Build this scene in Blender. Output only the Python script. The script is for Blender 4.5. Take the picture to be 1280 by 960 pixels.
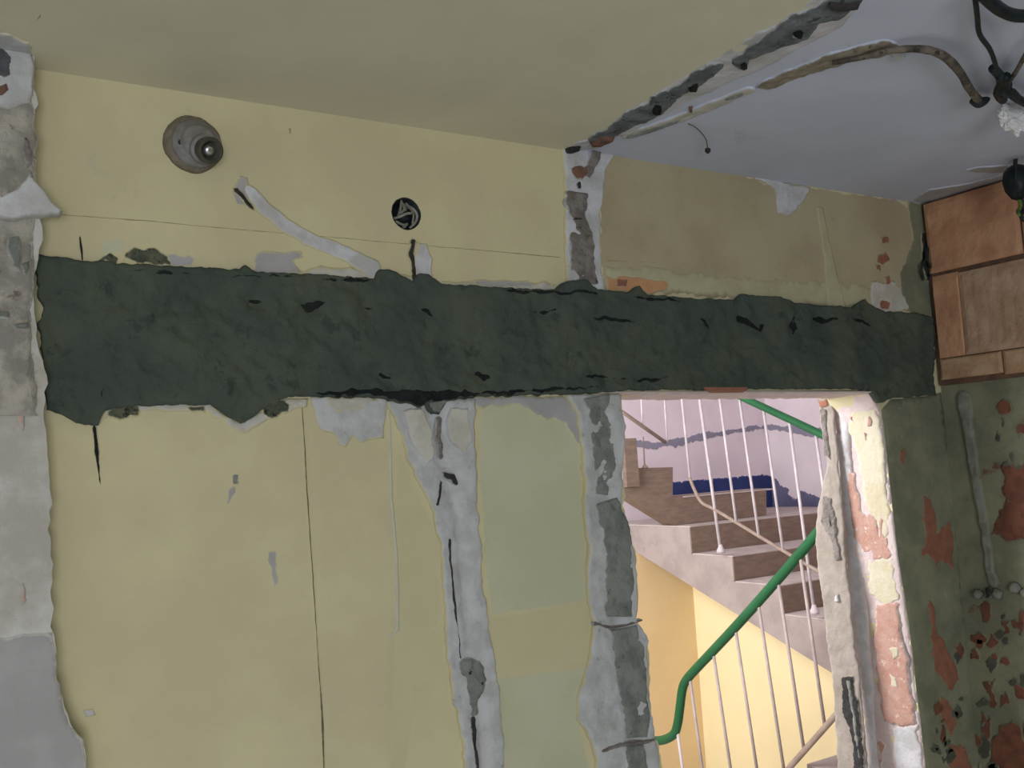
import bpy, bmesh, math, random
from mathutils import Vector, Matrix, noise
from mathutils.geometry import tessellate_polygon, delaunay_2d_cdt
import numpy as np

for o in list(bpy.data.objects): bpy.data.objects.remove(o)
S = bpy.context.scene
COL = S.collection
R = math.radians

# ------------------------------------------------------------------ camera
YAW, PITCH, ROLL, FPX = R(32.1), R(5.0), R(-3.35), 1200.0
CAM = Vector((0, -1.65, 1.86))
FWD = Vector((math.sin(YAW)*math.cos(PITCH), math.cos(YAW)*math.cos(PITCH), math.sin(PITCH)))
rt0 = Vector((math.cos(YAW), -math.sin(YAW), 0)); up0 = rt0.cross(FWD)
RT = rt0*math.cos(ROLL) + up0*math.sin(ROLL)
UP = -rt0*math.sin(ROLL) + up0*math.cos(ROLL)
cd = bpy.data.cameras.new('camera'); co = bpy.data.objects.new('camera', cd); COL.objects.link(co)
cd.sensor_width = 36; cd.lens = FPX/1280*36; cd.clip_start = .02
m = Matrix((RT, UP, -FWD)).transposed().to_4x4(); m.translation = CAM
co.matrix_world = m
S.camera = co

# ------------------------------------------------------------------ world, lights, exposure
w = bpy.data.worlds.new('world'); S.world = w; w.use_nodes = True
w.node_tree.nodes['Background'].inputs[0].default_value = (.62, .74, 1, 1)
w.node_tree.nodes['Background'].inputs[1].default_value = 1.0
S.view_settings.view_transform = 'Standard'; S.view_settings.look = 'None'
S.view_settings.gamma = 1; S.view_settings.use_curve_mapping = False
S.view_settings.exposure = 0.0
def area(name, loc, target, sx, sy, power, col):
    l = bpy.data.lights.new(name, 'AREA'); l.shape = 'RECTANGLE'; l.size = sx; l.size_y = sy
    l.energy = power; l.color = col
    o = bpy.data.objects.new(name, l); COL.objects.link(o); o.location = loc
    o.rotation_euler = (Vector(target)-Vector(loc)).to_track_quat('-Z', 'Y').to_euler()
    return o
area('room_window_light', (-.7, -4.25, 1.3), (-.7, 0, 1.6), 1.5, 1.2, 57, (.93, .945, .96))
area('stair_window_light', (.78, 1.55, 2.35), (5, 1.75, 1.25), 1.3, 1.2, 105, (1, .97, .97))

# ------------------------------------------------------------------ helpers
def hit(x, y, ax, v):
    d = (x-640)/FPX*RT - (y-480)/FPX*UP + FWD
    return CAM + d*((v-CAM[ax])/d[ax])
CEIL, RWX = 2.545, 2.46
def W(x, y, off=0): return hit(x, y, 1, off)
def CE(x, y): return hit(x, y, 2, CEIL)
def RW(x, y): return hit(x, y, 0, RWX)
JN = Vector((-1, 0, -.053)).normalized(); JP = Vector((2.187, 0, 1.962))
def JB(x, y):
    d = (x-640)/FPX*RT - (y-480)/FPX*UP + FWD
    return CAM + d*((JP-CAM).dot(JN)/d.dot(JN))
NW, NC, NR = Vector((0, -1, 0)), Vector((0, 0, -1)), Vector((-1, 0, 0))

def lin(c):
    return tuple((v/255/12.92 if v/255 <= .04045 else ((v/255+.055)/1.055)**2.4) for v in c) + (1,)
MATS = {}; SPEC = {}
def _ns(nt, vec, sc, det=6, rg=.6):
    n = nt.nodes.new('ShaderNodeTexNoise'); n.inputs['Scale'].default_value = sc; n.inputs['Detail'].default_value = det
    n.inputs['Roughness'].default_value = rg; nt.links.new(vec, n.inputs['Vector']); return n.outputs[0]
def _mix(nt, fac, a, b):
    x = nt.nodes.new('ShaderNodeMix'); x.data_type = 'RGBA'; nt.links.new(fac, x.inputs['Factor'])
    for v, i in ((a, 6), (b, 7)):
        if isinstance(v, tuple): x.inputs[i].default_value = v
        else: nt.links.new(v, x.inputs[i])
    return x.outputs[2]
def _ramp(nt, src, a, b):
    q = nt.nodes.new('ShaderNodeMapRange'); q.interpolation_type = 'SMOOTHSTEP'; q.inputs[1].default_value = a; q.inputs[2].default_value = b
    nt.links.new(src, q.inputs[0]); return q.outputs[0]
def _vec(nt, stretch):
    g = nt.nodes.new('ShaderNodeNewGeometry'); mp = nt.nodes.new('ShaderNodeMapping'); mp.inputs['Scale'].default_value = stretch
    nt.links.new(g.outputs['Position'], mp.inputs['Vector']); return mp.outputs['Vector']
def _colour(nt, sp):
    c1, c2, scale, c3, s3, lo3, lo, hi, stretch = sp
    vec = _vec(nt, stretch); c = lin(c1)
    if c2: c = _mix(nt, _ramp(nt, _ns(nt, vec, scale), lo, hi), lin(c1), lin(c2))
    if c3: c = _mix(nt, _ramp(nt, _ns(nt, vec, s3, 8, .7), lo3, lo3+.07), c, lin(c3))
    return c
def mat(name, c1, c2=None, scale=6, c3=None, s3=30, lo3=.58, bump=.15, bs=60, rough=.85, metal=0, stretch=(1, 1, 1), lo=.38, hi=.62, host=None):
    """host: the surface this coat frays into at its worn rim (attribute 'core')"""
    if name in MATS: return MATS[name]
    mt = bpy.data.materials.new(name); mt.use_nodes = True; MATS[name] = mt
    SPEC[name] = dict(c1=c1, c2=c2, scale=scale, c3=c3, s3=s3, lo3=lo3, bump=bump, bs=bs, rough=rough, metal=metal, stretch=stretch, lo=lo, hi=hi)
    nt = mt.node_tree; b = nt.nodes['Principled BSDF']
    b.inputs['Roughness'].default_value = rough; b.inputs['Metallic'].default_value = metal
    b.inputs['Specular IOR Level'].default_value = .25
    c = _colour(nt, (c1, c2, scale, c3, s3, lo3, lo, hi, stretch))
    if host:
        h = SPEC[host]; hc = _colour(nt, tuple(h[k] for k in ('c1', 'c2', 'scale', 'c3', 's3', 'lo3', 'lo', 'hi', 'stretch')))
        at = nt.nodes.new('ShaderNodeAttribute'); at.attribute_name = 'core'
        m1 = nt.nodes.new('ShaderNodeMath'); m1.operation = 'MULTIPLY_ADD'; m1.inputs[1].default_value = 1.5; m1.inputs[2].default_value = -.75
        nt.links.new(_ns(nt, _vec(nt, (1, 1, 1)), 55, 6, .7), m1.inputs[0])
        m2 = nt.nodes.new('ShaderNodeMath'); m2.operation = 'ADD'; nt.links.new(at.outputs['Fac'], m2.inputs[0]); nt.links.new(m1.outputs[0], m2.inputs[1])
        c = _mix(nt, _ramp(nt, m2.outputs[0], .15, .6), hc, c)
    if isinstance(c, tuple): b.inputs['Base Color'].default_value = c
    else: nt.links.new(c, b.inputs['Base Color'])
    if bump:
        bp = nt.nodes.new('ShaderNodeBump'); bp.inputs['Strength'].default_value = bump; bp.inputs['Distance'].default_value = .01
        nt.links.new(_ns(nt, _vec(nt, stretch), bs, 8, .65), bp.inputs['Height']); nt.links.new(bp.outputs[0], b.inputs['Normal'])
    return mt
def worn(m, host):
    if m is host or host is None: return m
    n = m.name+'_on_'+host.name
    return MATS.get(n) or mat(n, host=host.name, **SPEC[m.name])

YEL = mat('yellow_paint', (214, 206, 166), (205, 196, 160), 3.5, (198, 192, 164), 9, .62, .08, 25)
YEL2 = mat('yellow_green_paint', (203, 202, 174), (196, 196, 164), 5, None, bump=.08)
YEL3 = mat('ochre_paint', (204, 198, 158), (208, 201, 164), 6, None, bump=.08)
TAN = mat('tan_paint', (186, 176, 144), (174, 160, 130), 3, (172, 166, 140), 12, .6, .15, 30)
TANP = mat('pale_tan_paint', (190, 186, 152), (180, 172, 138), 14, None, bump=.1)
OLV = mat('olive_distemper', (222, 217, 192), (214, 209, 186), 2, None, bump=.06, bs=20)
WCE = mat('grey_white_distemper', (208, 214, 230), (200, 206, 222), 3, (192, 198, 212), 7, .62, .1, 30)
WPL = mat('white_plaster', (212, 212, 216), (190, 190, 188), 14, (160, 158, 152), 35, .66, .5, 45)
GPL = mat('grey_plaster', (204, 205, 206), (186, 187, 186), 20, (152, 153, 148), 40, .62, .5, 50)
GPL2 = mat('pale_grey_filler', (178, 176, 176), (168, 166, 166), 12, None, bump=.15)
CPL = mat('cream_plaster', (206, 204, 194), (190, 186, 172), 16, None, bump=.3)
CON = mat('rough_concrete', (146, 150, 144), (126, 130, 124), 24, (102, 104, 98), 55, .6, .8, 60)
CONJ = mat('dark_joint_concrete', (128, 134, 136), (104, 110, 112), 24, (74, 80, 80), 40, .56, 1.0, 60)
CON2 = mat('brown_concrete', (152, 146, 140), (128, 122, 116), 30, (98, 92, 86), 60, .6, 1.0, 80)
MOR = mat('fresh_green_grey_mortar', (84, 92, 79), (72, 82, 75), 7, (64, 73, 67), 17, .57, .7, 38, .75)
MORD = mat('crack_and_pit_shade', (22, 27, 28), (34, 40, 38), 30, None, bump=.6)  # dark colour standing in for shade in lintel pits and in cracks
DRK = mat('dark_cavity', (48, 47, 48), (66, 64, 62), 40, None, bump=.6)  # dark tone painting the shade inside cracks, chases and holes
STN = mat('mould_stain', (76, 82, 68), (104, 106, 86), 45, (40, 46, 38), 60, .55, .4, 60)
CRK = mat('crack_shade', (150, 140, 108), (168, 158, 122), 40, None, bump=0)
SEAM = mat('seam_shade', (104, 98, 80), None, bump=0)
STUB = mat('left_pier_plaster', (210, 208, 204), (184, 180, 170), 9, (150, 142, 132), 16, .62, .5, 35)
RED = mat('exposed_red_brick', (160, 108, 86), (146, 98, 80), 30, (190, 150, 130), 40, .64, .6, 60)
PNK = mat('salmon_plaster', (188, 146, 130), (196, 160, 146), 25, (222, 202, 190), 40, .58, .4, 60)
PNKP = mat('pale_pink_plaster', (206, 190, 189), (214, 202, 197), 20, (198, 166, 160), 30, .62, .4, 50)
CRM = mat('cream_yellow_paint', (206, 199, 168), (214, 208, 186), 18, (214, 190, 160), 35, .66, .4, 50)
BEI = mat('beige_frame_plaster', (168, 159, 150), (156, 147, 137), 14, (138, 129, 120), 40, .68, .4, 50)
DGR = mat('dark_green_distemper', (140, 141, 116), (120, 122, 102), 8, (154, 154, 134), 14, .6, .4, 35)
RWALL = mat('mottled_green_distemper', (140, 141, 116), (118, 120, 100), 8, (112, 84, 66), 11, .6, .4, 35)
BRK = mat('orange_clay_brick', (206, 160, 124), (188, 138, 106), 9, (214, 184, 154), 40, .68, .5, 50)
BRK2 = mat('pale_clay_brick', (192, 164, 138), (176, 144, 118), 12, (160, 122, 96), 30, .62, .5, 60)
BRK3 = mat('buff_clay_brick', (196, 166, 134), (180, 144, 112), 14, (206, 174, 124), 30, .62, .5, 60)
PORC = mat('grey_porcelain', (142, 140, 138), (124, 122, 118), 30, None, bump=.15, rough=.4)
DPORC = mat('dark_porcelain', (84, 82, 70), (66, 64, 54), 30, None, bump=.2, rough=.4)
GRIME = mat('grimy_mortar_ring', (138, 128, 112), (118, 112, 94), 40, (150, 120, 104), 30, .62, .6, 60)
METAL = mat('bright_contact', (215, 215, 212), None, bump=0, rough=.25, metal=.9)
CABW = mat('pale_cable', (150, 148, 138), (120, 118, 108), 60, None, bump=0, rough=.6)
CABD = mat('dark_cable', (46, 54, 56), (34, 40, 42), 60, None, bump=0, rough=.6)
CABB = mat('aged_flat_cable', (128, 118, 104), (84, 78, 70), 35, (62, 56, 50), 55, .55, .6, 70)
CABG = mat('green_yellow_wire', (120, 140, 50), (50, 80, 50), 60, None, bump=0, rough=.6)
RST = mat('rusty_patch', (136, 100, 84), (108, 84, 74), 40, None, bump=.6)
BLK = mat('black_plastic', (22, 28, 32), (34, 44, 44), 40, None, bump=.1, rough=.45)
FOIL = mat('crumpled_white_sheet', (238, 238, 236), (214, 212, 210), 25, None, bump=.1, rough=.25)
ORG = mat('yellow_wall_shaded', (234, 208, 162), (230, 204, 158), 4, None, bump=.05)  # shaded side of the yellow stair wall, shade put into the colour
PAL = mat('yellow_wall_lit', (250, 236, 190), (246, 232, 186), 4, None, bump=.05)  # lit side of the same yellow wall, brightness put into the colour
WHT = mat('stair_white_wall', (222, 212, 218), (214, 204, 210), 3, None, bump=.05)
BLU = mat('blue_dado_paint', (52, 66, 118), (46, 58, 104), 6, None, bump=.05)
BLG = mat('grey_blue_band', (140, 140, 156), (130, 130, 146), 6, None, bump=.05)
SCON = mat('stair_concrete', (168, 157, 153), (154, 144, 140), 7, (138, 129, 124), 18, .64, .3, 50)
TREAD = mat('light_tread_edge', (196, 188, 182), (182, 172, 166), 10, None, bump=.2)
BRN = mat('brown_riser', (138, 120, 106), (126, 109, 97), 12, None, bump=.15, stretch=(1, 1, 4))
GRN = mat('green_handrail', (33, 88, 54), (38, 96, 60), 10, None, bump=0, rough=.45)
BAL = mat('pale_steel_rod', (205, 198, 200), (190, 184, 188), 20, None, bump=0, rough=.5)
BALT = mat('taupe_steel_bar', (158, 142, 130), (146, 130, 118), 20, None, bump=0, rough=.6)
FLR = mat('dusty_concrete_floor', (206, 206, 208), (188, 188, 190), 4, None, bump=.3)
WIN = mat('window_frame_white', (220, 220, 218), None, bump=0, rough=.4)

def link(name, me, m, parent=None):
    me.materials.append(m) if m else None
    o = bpy.data.objects.new(name, me); COL.objects.link(o)
    if parent: 
        o.parent = parent
        if parent.get('_loc'): o.location = -Vector(parent['_loc'])
    return o
def mk(name, V, F, m, parent=None, smooth=False):
    me = bpy.data.meshes.new(name); me.from_pydata([tuple(v) for v in V], [], F); me.validate(); me.update()
    bm = bmesh.new(); bm.from_mesh(me); bmesh.ops.recalc_face_normals(bm, faces=bm.faces); bm.to_mesh(me); bm.free()
    if smooth:
        for p in me.polygons: p.use_smooth = True
    return link(name, me, m, parent)
def struct(o):
    o['kind'] = 'structure'; return o
def thing(name, label, cat, loc, group=None):
    o = bpy.data.objects.new(name, None); COL.objects.link(o); o.location = loc; o.empty_display_size = .05
    o['label'] = label; o['category'] = cat; o['_loc'] = tuple(loc)
    if group: o['group'] = group
    return o
def fr(p, s=1.0, oct_=4, seed=0):
    return noise.fractal(Vector(p)*s + Vector((seed*7.13, seed*3.7, seed*1.9)), 1.0, 2.0, oct_)

def jag(pts, N, amp, seg, seed, closed=True):
    out = []; n = len(pts); rng = n if closed else n-1
    for i in range(rng):
        a, b = pts[i], pts[(i+1) % n]; d = b-a; L = d.length
        k = max(1, int(L/seg)); pr = d.normalized().cross(N) if L > 1e-6 else Vector()
        for j in range(k):
            p = a+d*(j/k)
            out.append(p + pr*amp*(1.0*fr(p, 11, 3, seed)+.9*fr(p, 47, 4, seed)))
    if not closed: out.append(pts[-1].copy())
    return out
def slab(name, loops, N, t, m, parent=None, back=0.0):
    """closed polygon (with holes) in a plane, raised by t along N (and sunk by back)"""
    tri = tessellate_polygon(loops); flat = [p for l in loops for p in l]; n = len(flat)
    V = [p+N*t for p in flat] + [p-N*back for p in flat]
    F = [tuple(f) for f in tri] + [tuple(i+n for i in reversed(f)) for f in tri]
    s = 0
    for l in loops:
        k = len(l)
        for i in range(k):
            a, b = s+i, s+(i+1) % k; F.append((a, b, b+n, a+n))
        s += k
    return mk(name, V, F, m, parent)
SEED = [0]
HOSTS = {}
def hostfor(parent, name, x, y):
    k = parent.name
    if name == 'crack' and k == 'ceiling' or name == 'brick_spot' and k == 'trim_3': return None
    if k == 'wall_front':
        if name in ('rough_plaster',): return YEL if x < 760 else TAN
        if name == 'paint_layer': return TAN if (x > 760 and y < 400) else YEL
        if x > 1090 and y > 480: return DGR
        if y < 400 and x > 750: return TAN
        if y < 380 and 700 < x < 765: return WPL
        if y > 495 and (484 < x < 600 or 735 < x < 830): return GPL
        return YEL
    if k == 'ceiling': return WPL if name == 'concrete_joint' else (OLV if x < 300 else WCE)
    return {'trim_1': PNKP, 'trim_2': BEI, 'trim_3': PNKP, 'wall_left_pier': STUB, 'wall_left': STUB, 'wall_right': RWALL, 'concrete_lintel': MOR}.get(k, WHT)
def setcore(me, vals):
    a = me.attributes.new('core', 'FLOAT', 'POINT'); a.data.foreach_set('value', np.array(vals, dtype=np.float32))
def patch(name, px, proj, N, m, parent, t=.002, amp=.006, seg=.006, fe=.007):
    SEED[0] += 1
    loop = jag([proj(*p) for p in px], N, amp, seg, SEED[0]); n = len(loop)
    u = N.orthogonal().normalized(); v = N.cross(u); o = loop[0]
    P = np.array([((p-o).dot(u), (p-o).dot(v)) for p in loop])
    mn, mx = P.min(0), P.max(0); sp = max(.0025, math.sqrt((mx[0]-mn[0])*(mx[1]-mn[1])/1800))
    gx, gy = np.meshgrid(np.arange(mn[0]+sp/2, mx[0], sp), np.arange(mn[1]+sp/2, mx[1], sp)); G = np.stack([gx.ravel(), gy.ravel()], 1)
    G += np.random.RandomState(SEED[0]).uniform(-.25, .25, G.shape)*sp
    Q = np.roll(P, -1, 0)
    def dist(G):
        d = Q-P; l2 = (d**2).sum(1)+1e-12
        tt = np.clip(((G[:, None]-P)*d).sum(2)/l2, 0, 1); return np.sqrt((((P+tt[..., None]*d)-G[:, None])**2).sum(2)).min(1)
    ins = np.zeros(len(G), bool)
    for a, b in zip(P, Q):
        c = (a[1] > G[:, 1]) != (b[1] > G[:, 1])
        with np.errstate(all='ignore'): ins ^= c & (G[:, 0] < (b[0]-a[0])*(G[:, 1]-a[1])/(b[1]-a[1])+a[0])
    G = G[ins]
    if len(G): G = G[dist(G) > sp*.35]
    pts = [Vector(p) for p in P]+[Vector(p) for p in G]
    co, _, fc, _, _, _ = delaunay_2d_cdt(pts, [(i, (i+1) % n) for i in range(n)], [list(range(n))], 1, 1e-6)
    C = np.array([tuple(c) for c in co]); D = dist(C); w = fe*min(1, max(.25, (mx-mn).min()/.035))
    core = np.clip(D/w, 0, 1)
    rim = {}
    V = []
    for c, dd in zip(C, D): V.append(o+u*c[0]+v*c[1]+N*(t*(.35+.65*min(1, dd/.003))))
    F = [tuple(f) for f in fc]; cnt = {}
    for f in F:
        for i in range(len(f)): cnt.setdefault(tuple(sorted((f[i], f[(i+1) % len(f)]))), []).append((f[i], f[(i+1) % len(f)]))
    cr = list(core)
    for e, l in cnt.items():
        if len(l) == 1:
            a, b = l[0]
            for q in (a, b):
                if q not in rim: rim[q] = len(V); c = C[q]; V.append(o+u*c[0]+v*c[1]); cr.append(0)
            F.append((b, a, rim[a], rim[b]))
    ob = mk(name, V, F, worn(m, hostfor(parent, name, px[len(px)//2][0], sum(p[1] for p in px)/len(px))), parent)
    if len(ob.data.vertices) == len(cr): setcore(ob.data, cr)
    for p in ob.data.polygons: p.use_smooth = t >= .0015
    return ob
def resample(P, n):
    L = [0]
    for a, b in zip(P, P[1:]): L.append(L[-1]+(b-a).length)
    out = []; j = 0
    for i in range(n):
        s = L[-1]*i/(n-1)
        while j < len(P)-2 and L[j+1] < s: j += 1
        t = (s-L[j])/max(1e-9, L[j+1]-L[j]); out.append(P[j].lerp(P[j+1], min(1, max(0, t))))
    return out
def sheet(name, A, B, N, m, parent, seg=.008, nv=None, h=lambda p, u, v: .003, amp=.004, edge=None, taper=False, host=None):
    """relief surface between two polylines; skirts run back into the plane"""
    SEED[0] += 1; sd = SEED[0]
    La = sum((b-a).length for a, b in zip(A, A[1:])); Wd = max((A[0]-B[0]).length, (A[-1]-B[-1]).length)
    if taper: seg = min(seg, La/10)
    nu = max(3, int(La/seg)); nv = nv or max(4, int(Wd/seg)); nv = max(nv, 6) if parent else nv
    A, B = resample(A, nu), resample(B, nu); V = []; F = []; cr = []
    for i in range(nu):
        wd = (B[i]-A[i]).length; d = (B[i]-A[i]).normalized()
        a = A[i]+d*amp*(fr(A[i], 12, 3, sd)+.8*fr(A[i], 50, 4, sd)); b = B[i]+d*amp*(fr(B[i], 12, 3, sd+50)+.8*fr(B[i], 50, 4, sd+50))
        if taper:
            e = min(i, nu-1-i)/(nu-1)*La; k = math.sqrt(min(1, e/max(.4*wd, .004)))*.96+.04
            c = (a+b)/2; a = c+(a-c)*k; b = c+(b-c)*k
        wd = (b-a).length; e = min(i, nu-1-i)/(nu-1)*La
        for j in range(-1, nv+2):
            t = min(1, max(0, j/nv)); p = a.lerp(b, t)
            fe = min(.007, .4*wd+1e-5)
            if 0 <= j <= nv: p = p+N*max(.0004, h(p, i/(nu-1), t)*(.4+.6*min(1, min(t, 1-t)*wd/.004)))
            V.append(p); cr.append(min(1, min(t, 1-t)*wd/fe, e/.006 if taper else 1))
    w = nv+3
    for i in range(nu-1):
        for j in range(w-1):
            k = i*w+j; F.append((k, k+1, k+w+1, k+w))
    # end skirts
    for i in (0, nu-1):
        base = len(V)
        for j in range(w): V.append(V[i*w+j]-N*(V[i*w+j]-V[i*w]).dot(N)); cr.append(0)
        for j in range(w-1):
            F.append((i*w+j, i*w+j+1, base+j+1, base+j))
    if parent and parent.name in KNOWN:
        q = PXC.get('xy', (0, 0)); m = worn(m, host if host else hostfor(parent, name, *q))
    ob = mk(name, V, F, m, parent, True)
    if len(ob.data.vertices) == len(cr): setcore(ob.data, cr)
    return ob
KNOWN = {'wall_front', 'ceiling', 'trim_1', 'trim_2', 'trim_3', 'wall_left', 'wall_left_pier', 'wall_right', 'concrete_lintel', 'wall_stair_back', 'wall_stair_right'}
PXC = {}
def center(name, pts, proj, N, m, parent, **k):
    """relief strip about a centre line of (x, y, width) pixels"""
    A, B = [], []
    for i, (x, y, wd) in enumerate(pts):
        a = pts[max(0, i-1)]; b = pts[min(len(pts)-1, i+1)]
        dx, dy = b[0]-a[0], b[1]-a[1]; l = math.hypot(dx, dy); nx, ny = -dy/l, dx/l
        A.append(proj(x-nx*wd/2, y-ny*wd/2)); B.append(proj(x+nx*wd/2, y+ny*wd/2))
    PXC['xy'] = pts[len(pts)//2][:2]; k.setdefault('taper', name != 'concrete_core')
    return sheet(name, A, B, N, m, parent, **k)
def H(base, amp, s=18, seed=0, edge=0.0):
    def f(p, u, v):
        return base + amp*fr(p, s, 5, seed) + edge*abs(2*v-1)**3
    return f
def tube(name, P, r, m, parent=None, n=10, rads=None, loc=None):
    P = [Vector(p) for p in P]; V = []; F = []; ref = None
    for i, p in enumerate(P):
        t = (P[min(i+1, len(P)-1)]-P[max(i-1, 0)]).normalized()
        if ref is None:
            ref = t.orthogonal().normalized()
        ref = (ref - t*ref.dot(t)).normalized(); b = t.cross(ref)
        rr = rads[i] if rads else r
        for k in range(n):
            a = 2*math.pi*k/n; V.append(p+(ref*math.cos(a)+b*math.sin(a))*rr)
    for i in range(len(P)-1):
        for k in range(n):
            a = i*n+k; b2 = i*n+(k+1) % n; F.append((a, b2, b2+n, a+n))
    F.append(tuple(range(n-1, -1, -1))); F.append(tuple(range((len(P)-1)*n, len(P)*n)))
    return mk(name, V, F, m, parent, True)
def curve(P, n=8):
    P = [Vector(p) for p in P]; out = []
    for i in range(len(P)-1):
        p0, p1, p2, p3 = P[max(i-1, 0)], P[i], P[i+1], P[min(i+2, len(P)-1)]
        for k in range(n):
            t = k/n
            out.append(.5*((2*p1)+(p2-p0)*t+(2*p0-5*p1+4*p2-p3)*t*t+(3*p1-p0-3*p2+p3)*t**3))
    out.append(P[-1]); return out
def box(name, a, b, m, parent=None, bev=0.0):
    bm = bmesh.new(); bmesh.ops.create_cube(bm, size=1)
    a, b = Vector(a), Vector(b)
    for v in bm.verts: v.co = Vector(((a[i]+b[i])/2+v.co[i]*(b[i]-a[i]) for i in range(3)))
    if bev: bmesh.ops.bevel(bm, geom=bm.edges[:], offset=bev, segments=2, affect='EDGES')
    me = bpy.data.meshes.new(name); bm.to_mesh(me); bm.free(); return link(name, me, m, parent)
def lathe(name, prof, c, axis, m, parent=None, n=32, wob=0, seed=0, cap0=True):
    """profile of (radius, distance along axis)"""
    axis = axis.normalized(); u = axis.orthogonal().normalized(); v = axis.cross(u); V = []; F = []
    for r, z in prof:
        for k in range(n):
            a = 2*math.pi*k/n; d = u*math.cos(a)+v*math.sin(a)
            V.append(c+axis*z+d*r*(1+wob*fr(d, 1.5, 4, seed)))
    for i in range(len(prof)-1):
        for k in range(n):
            a = i*n+k; b = i*n+(k+1) % n; F.append((a, b, b+n, a+n))
    if cap0: F.append(tuple(range(n)))
    F.append(tuple(range((len(prof)-1)*n, len(prof)*n)))
    return mk(name, V, F, m, parent, True)
def circ(c, r, n=28, wob=.0):
    return [c+Vector((math.cos(2*math.pi*k/n)*r*(1+wob*fr((k, 0, 0), .7, 3)), 0, math.sin(2*math.pi*k/n)*r*(1+wob*fr((k, 5, 0), .7, 3)))) for k in range(n)]

# ------------------------------------------------------------------ wall_front with its openings
T = .15
XL, XR = -2.2, 2.60
hole_px = [(776, 493), (860, 491), (960, 489), (1088, 488), (1100, 512), (1107, 560), (1122, 690), (1138, 800), (1157, 960)]
left_px = [(826, 960), (818, 915), (812, 860), (810, 800), (797, 775), (796, 700), (780, 650), (778, 590), (780, 540)]
jr = jag([W(*p) for p in hole_px[4:]], NW, .003, .01, 3, False)
jl = jag([W(*p) for p in left_px], NW, .008, .01, 4, False)
hole = [W(*p) for p in hole_px[:4]] + jr + [Vector((2.29, 0, .0)), Vector((1.40, 0, .0))] + jl
JBX = W(508, 267); JBR = (W(527, 267)-W(490, 267)).length/2
outer = [Vector((XL, 0, 0)), Vector((XL, 0, CEIL)), Vector((XR, 0, CEIL)), Vector((XR, 0, 0)), Vector((2.29, 0, 0))]
# the door opening reaches the floor: outer outline walks round it
outline = [Vector((XL, 0, 0)), Vector((XL, 0, CEIL)), Vector((XR, 0, CEIL)), Vector((XR, 0, 0))] + \
    [Vector((2.29, 0, 0))] + list(reversed(jr)) + [W(*p) for p in reversed(hole_px[:4])] + list(reversed(jl)) + [Vector((1.40, 0, 0))]
wf = struct(slab('wall_front', [outline, circ(JBX, JBR, 28, .05)], NW, 0, YEL, None, T))

# broad paint areas of the front wall
patch('paint_layer', [(752, 196), (765, 194), (925, 214), (930, 222), (968, 232), (973, 258), (985, 268), (1000, 258), (1014, 236), (1120, 250),
     (1138, 262), (1140, 300), (1134, 345), (1120, 372), (1090, 380), (1060, 376), (1000, 376), (930, 372), (850, 364), (752, 352)], W, NW, TAN, wf, .0012)
patch('paint_layer', [(600, 508), (700, 498), (724, 545), (730, 640), (734, 752), (612, 772), (603, 690), (598, 600)], W, NW, YEL2, wf, .0004, .003)
patch('paint_layer', [(612, 772), (734, 752), (738, 830), (640, 838), (616, 846)], W, NW, YEL3, wf, .0006, .003)
patch('paint_layer', [(616, 846), (738, 832), (728, 880), (724, 900), (742, 985), (632, 985)], W, NW, YEL2, wf, .0004, .003)
patch('paint_layer', [(487, 790), (553, 790), (556, 850), (520, 860), (505, 985), (486, 985)], W, NW, YEL3, wf, .0004, .003)
patch('paint_layer', [(384, 505), (480, 505), (487, 560), (494, 788), (486, 985), (410, 985)], W, NW, YEL, wf, .0010, .002)
patch('paint_layer', [(497, 560), (520, 610), (543, 660), (549, 785), (498, 792), (492, 650)], W, NW, YEL3, wf, .0004, .002)
patch('paint_layer', [(752, 330), (830, 334), (940, 345), (1040, 352), (1100, 356), (1096, 384), (1000, 382), (900, 374), (752, 362)], W, NW, TANP, wf, .002, .008)
patch('paint_layer', [(1020, 258), (1029, 260), (1036, 300), (1048, 350), (1058, 384), (1034, 384), (1030, 330), (1024, 290)], W, NW, TANP, wf, .003, .003)
patch('plaster_patch', [(925, 214), (1014, 235), (1003, 256), (986, 270), (970, 268), (968, 236)], W, NW, WPL, wf, .003, .004)
patch('plaster_patch', [(1134, 252), (1168, 256), (1166, 300), (1170, 345), (1170, 395), (1140, 392), (1124, 384), (1126, 340), (1140, 300)], W, NW, DGR, wf, .003, .006)
patch('plaster_patch', [(1088, 350), (1118, 350), (1136, 384), (1110, 394), (1086, 386)], W, NW, CPL, wf, .004, .008)
for q in ([(1100, 298), (1109, 296), (1110, 304), (1101, 306)], [(1096, 318), (1106, 314), (1112, 326), (1102, 334), (1094, 328)],
          [(1104, 346), (1111, 344), (1112, 356), (1105, 358)], [(1098, 376), (1112, 378), (1110, 388), (1098, 386)], [(1092, 332), (1100, 330), (1100, 340), (1093, 338)]):
    patch('brick_spot', q, W, NW, RED, wf, .0055, .004, .005)
patch('plaster_patch', [(757, 344), (800, 346), (838, 350), (836, 364), (790, 368), (757, 364)], W, NW, mat('orange_undercoat', (208, 160, 116), (200, 150, 110), 20, None, bump=.3), wf, .003, .005)
patch('brick_spot', [(768, 348), (784, 349), (783, 362), (768, 361)], W, NW, RED, wf, .0042, .003)

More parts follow.
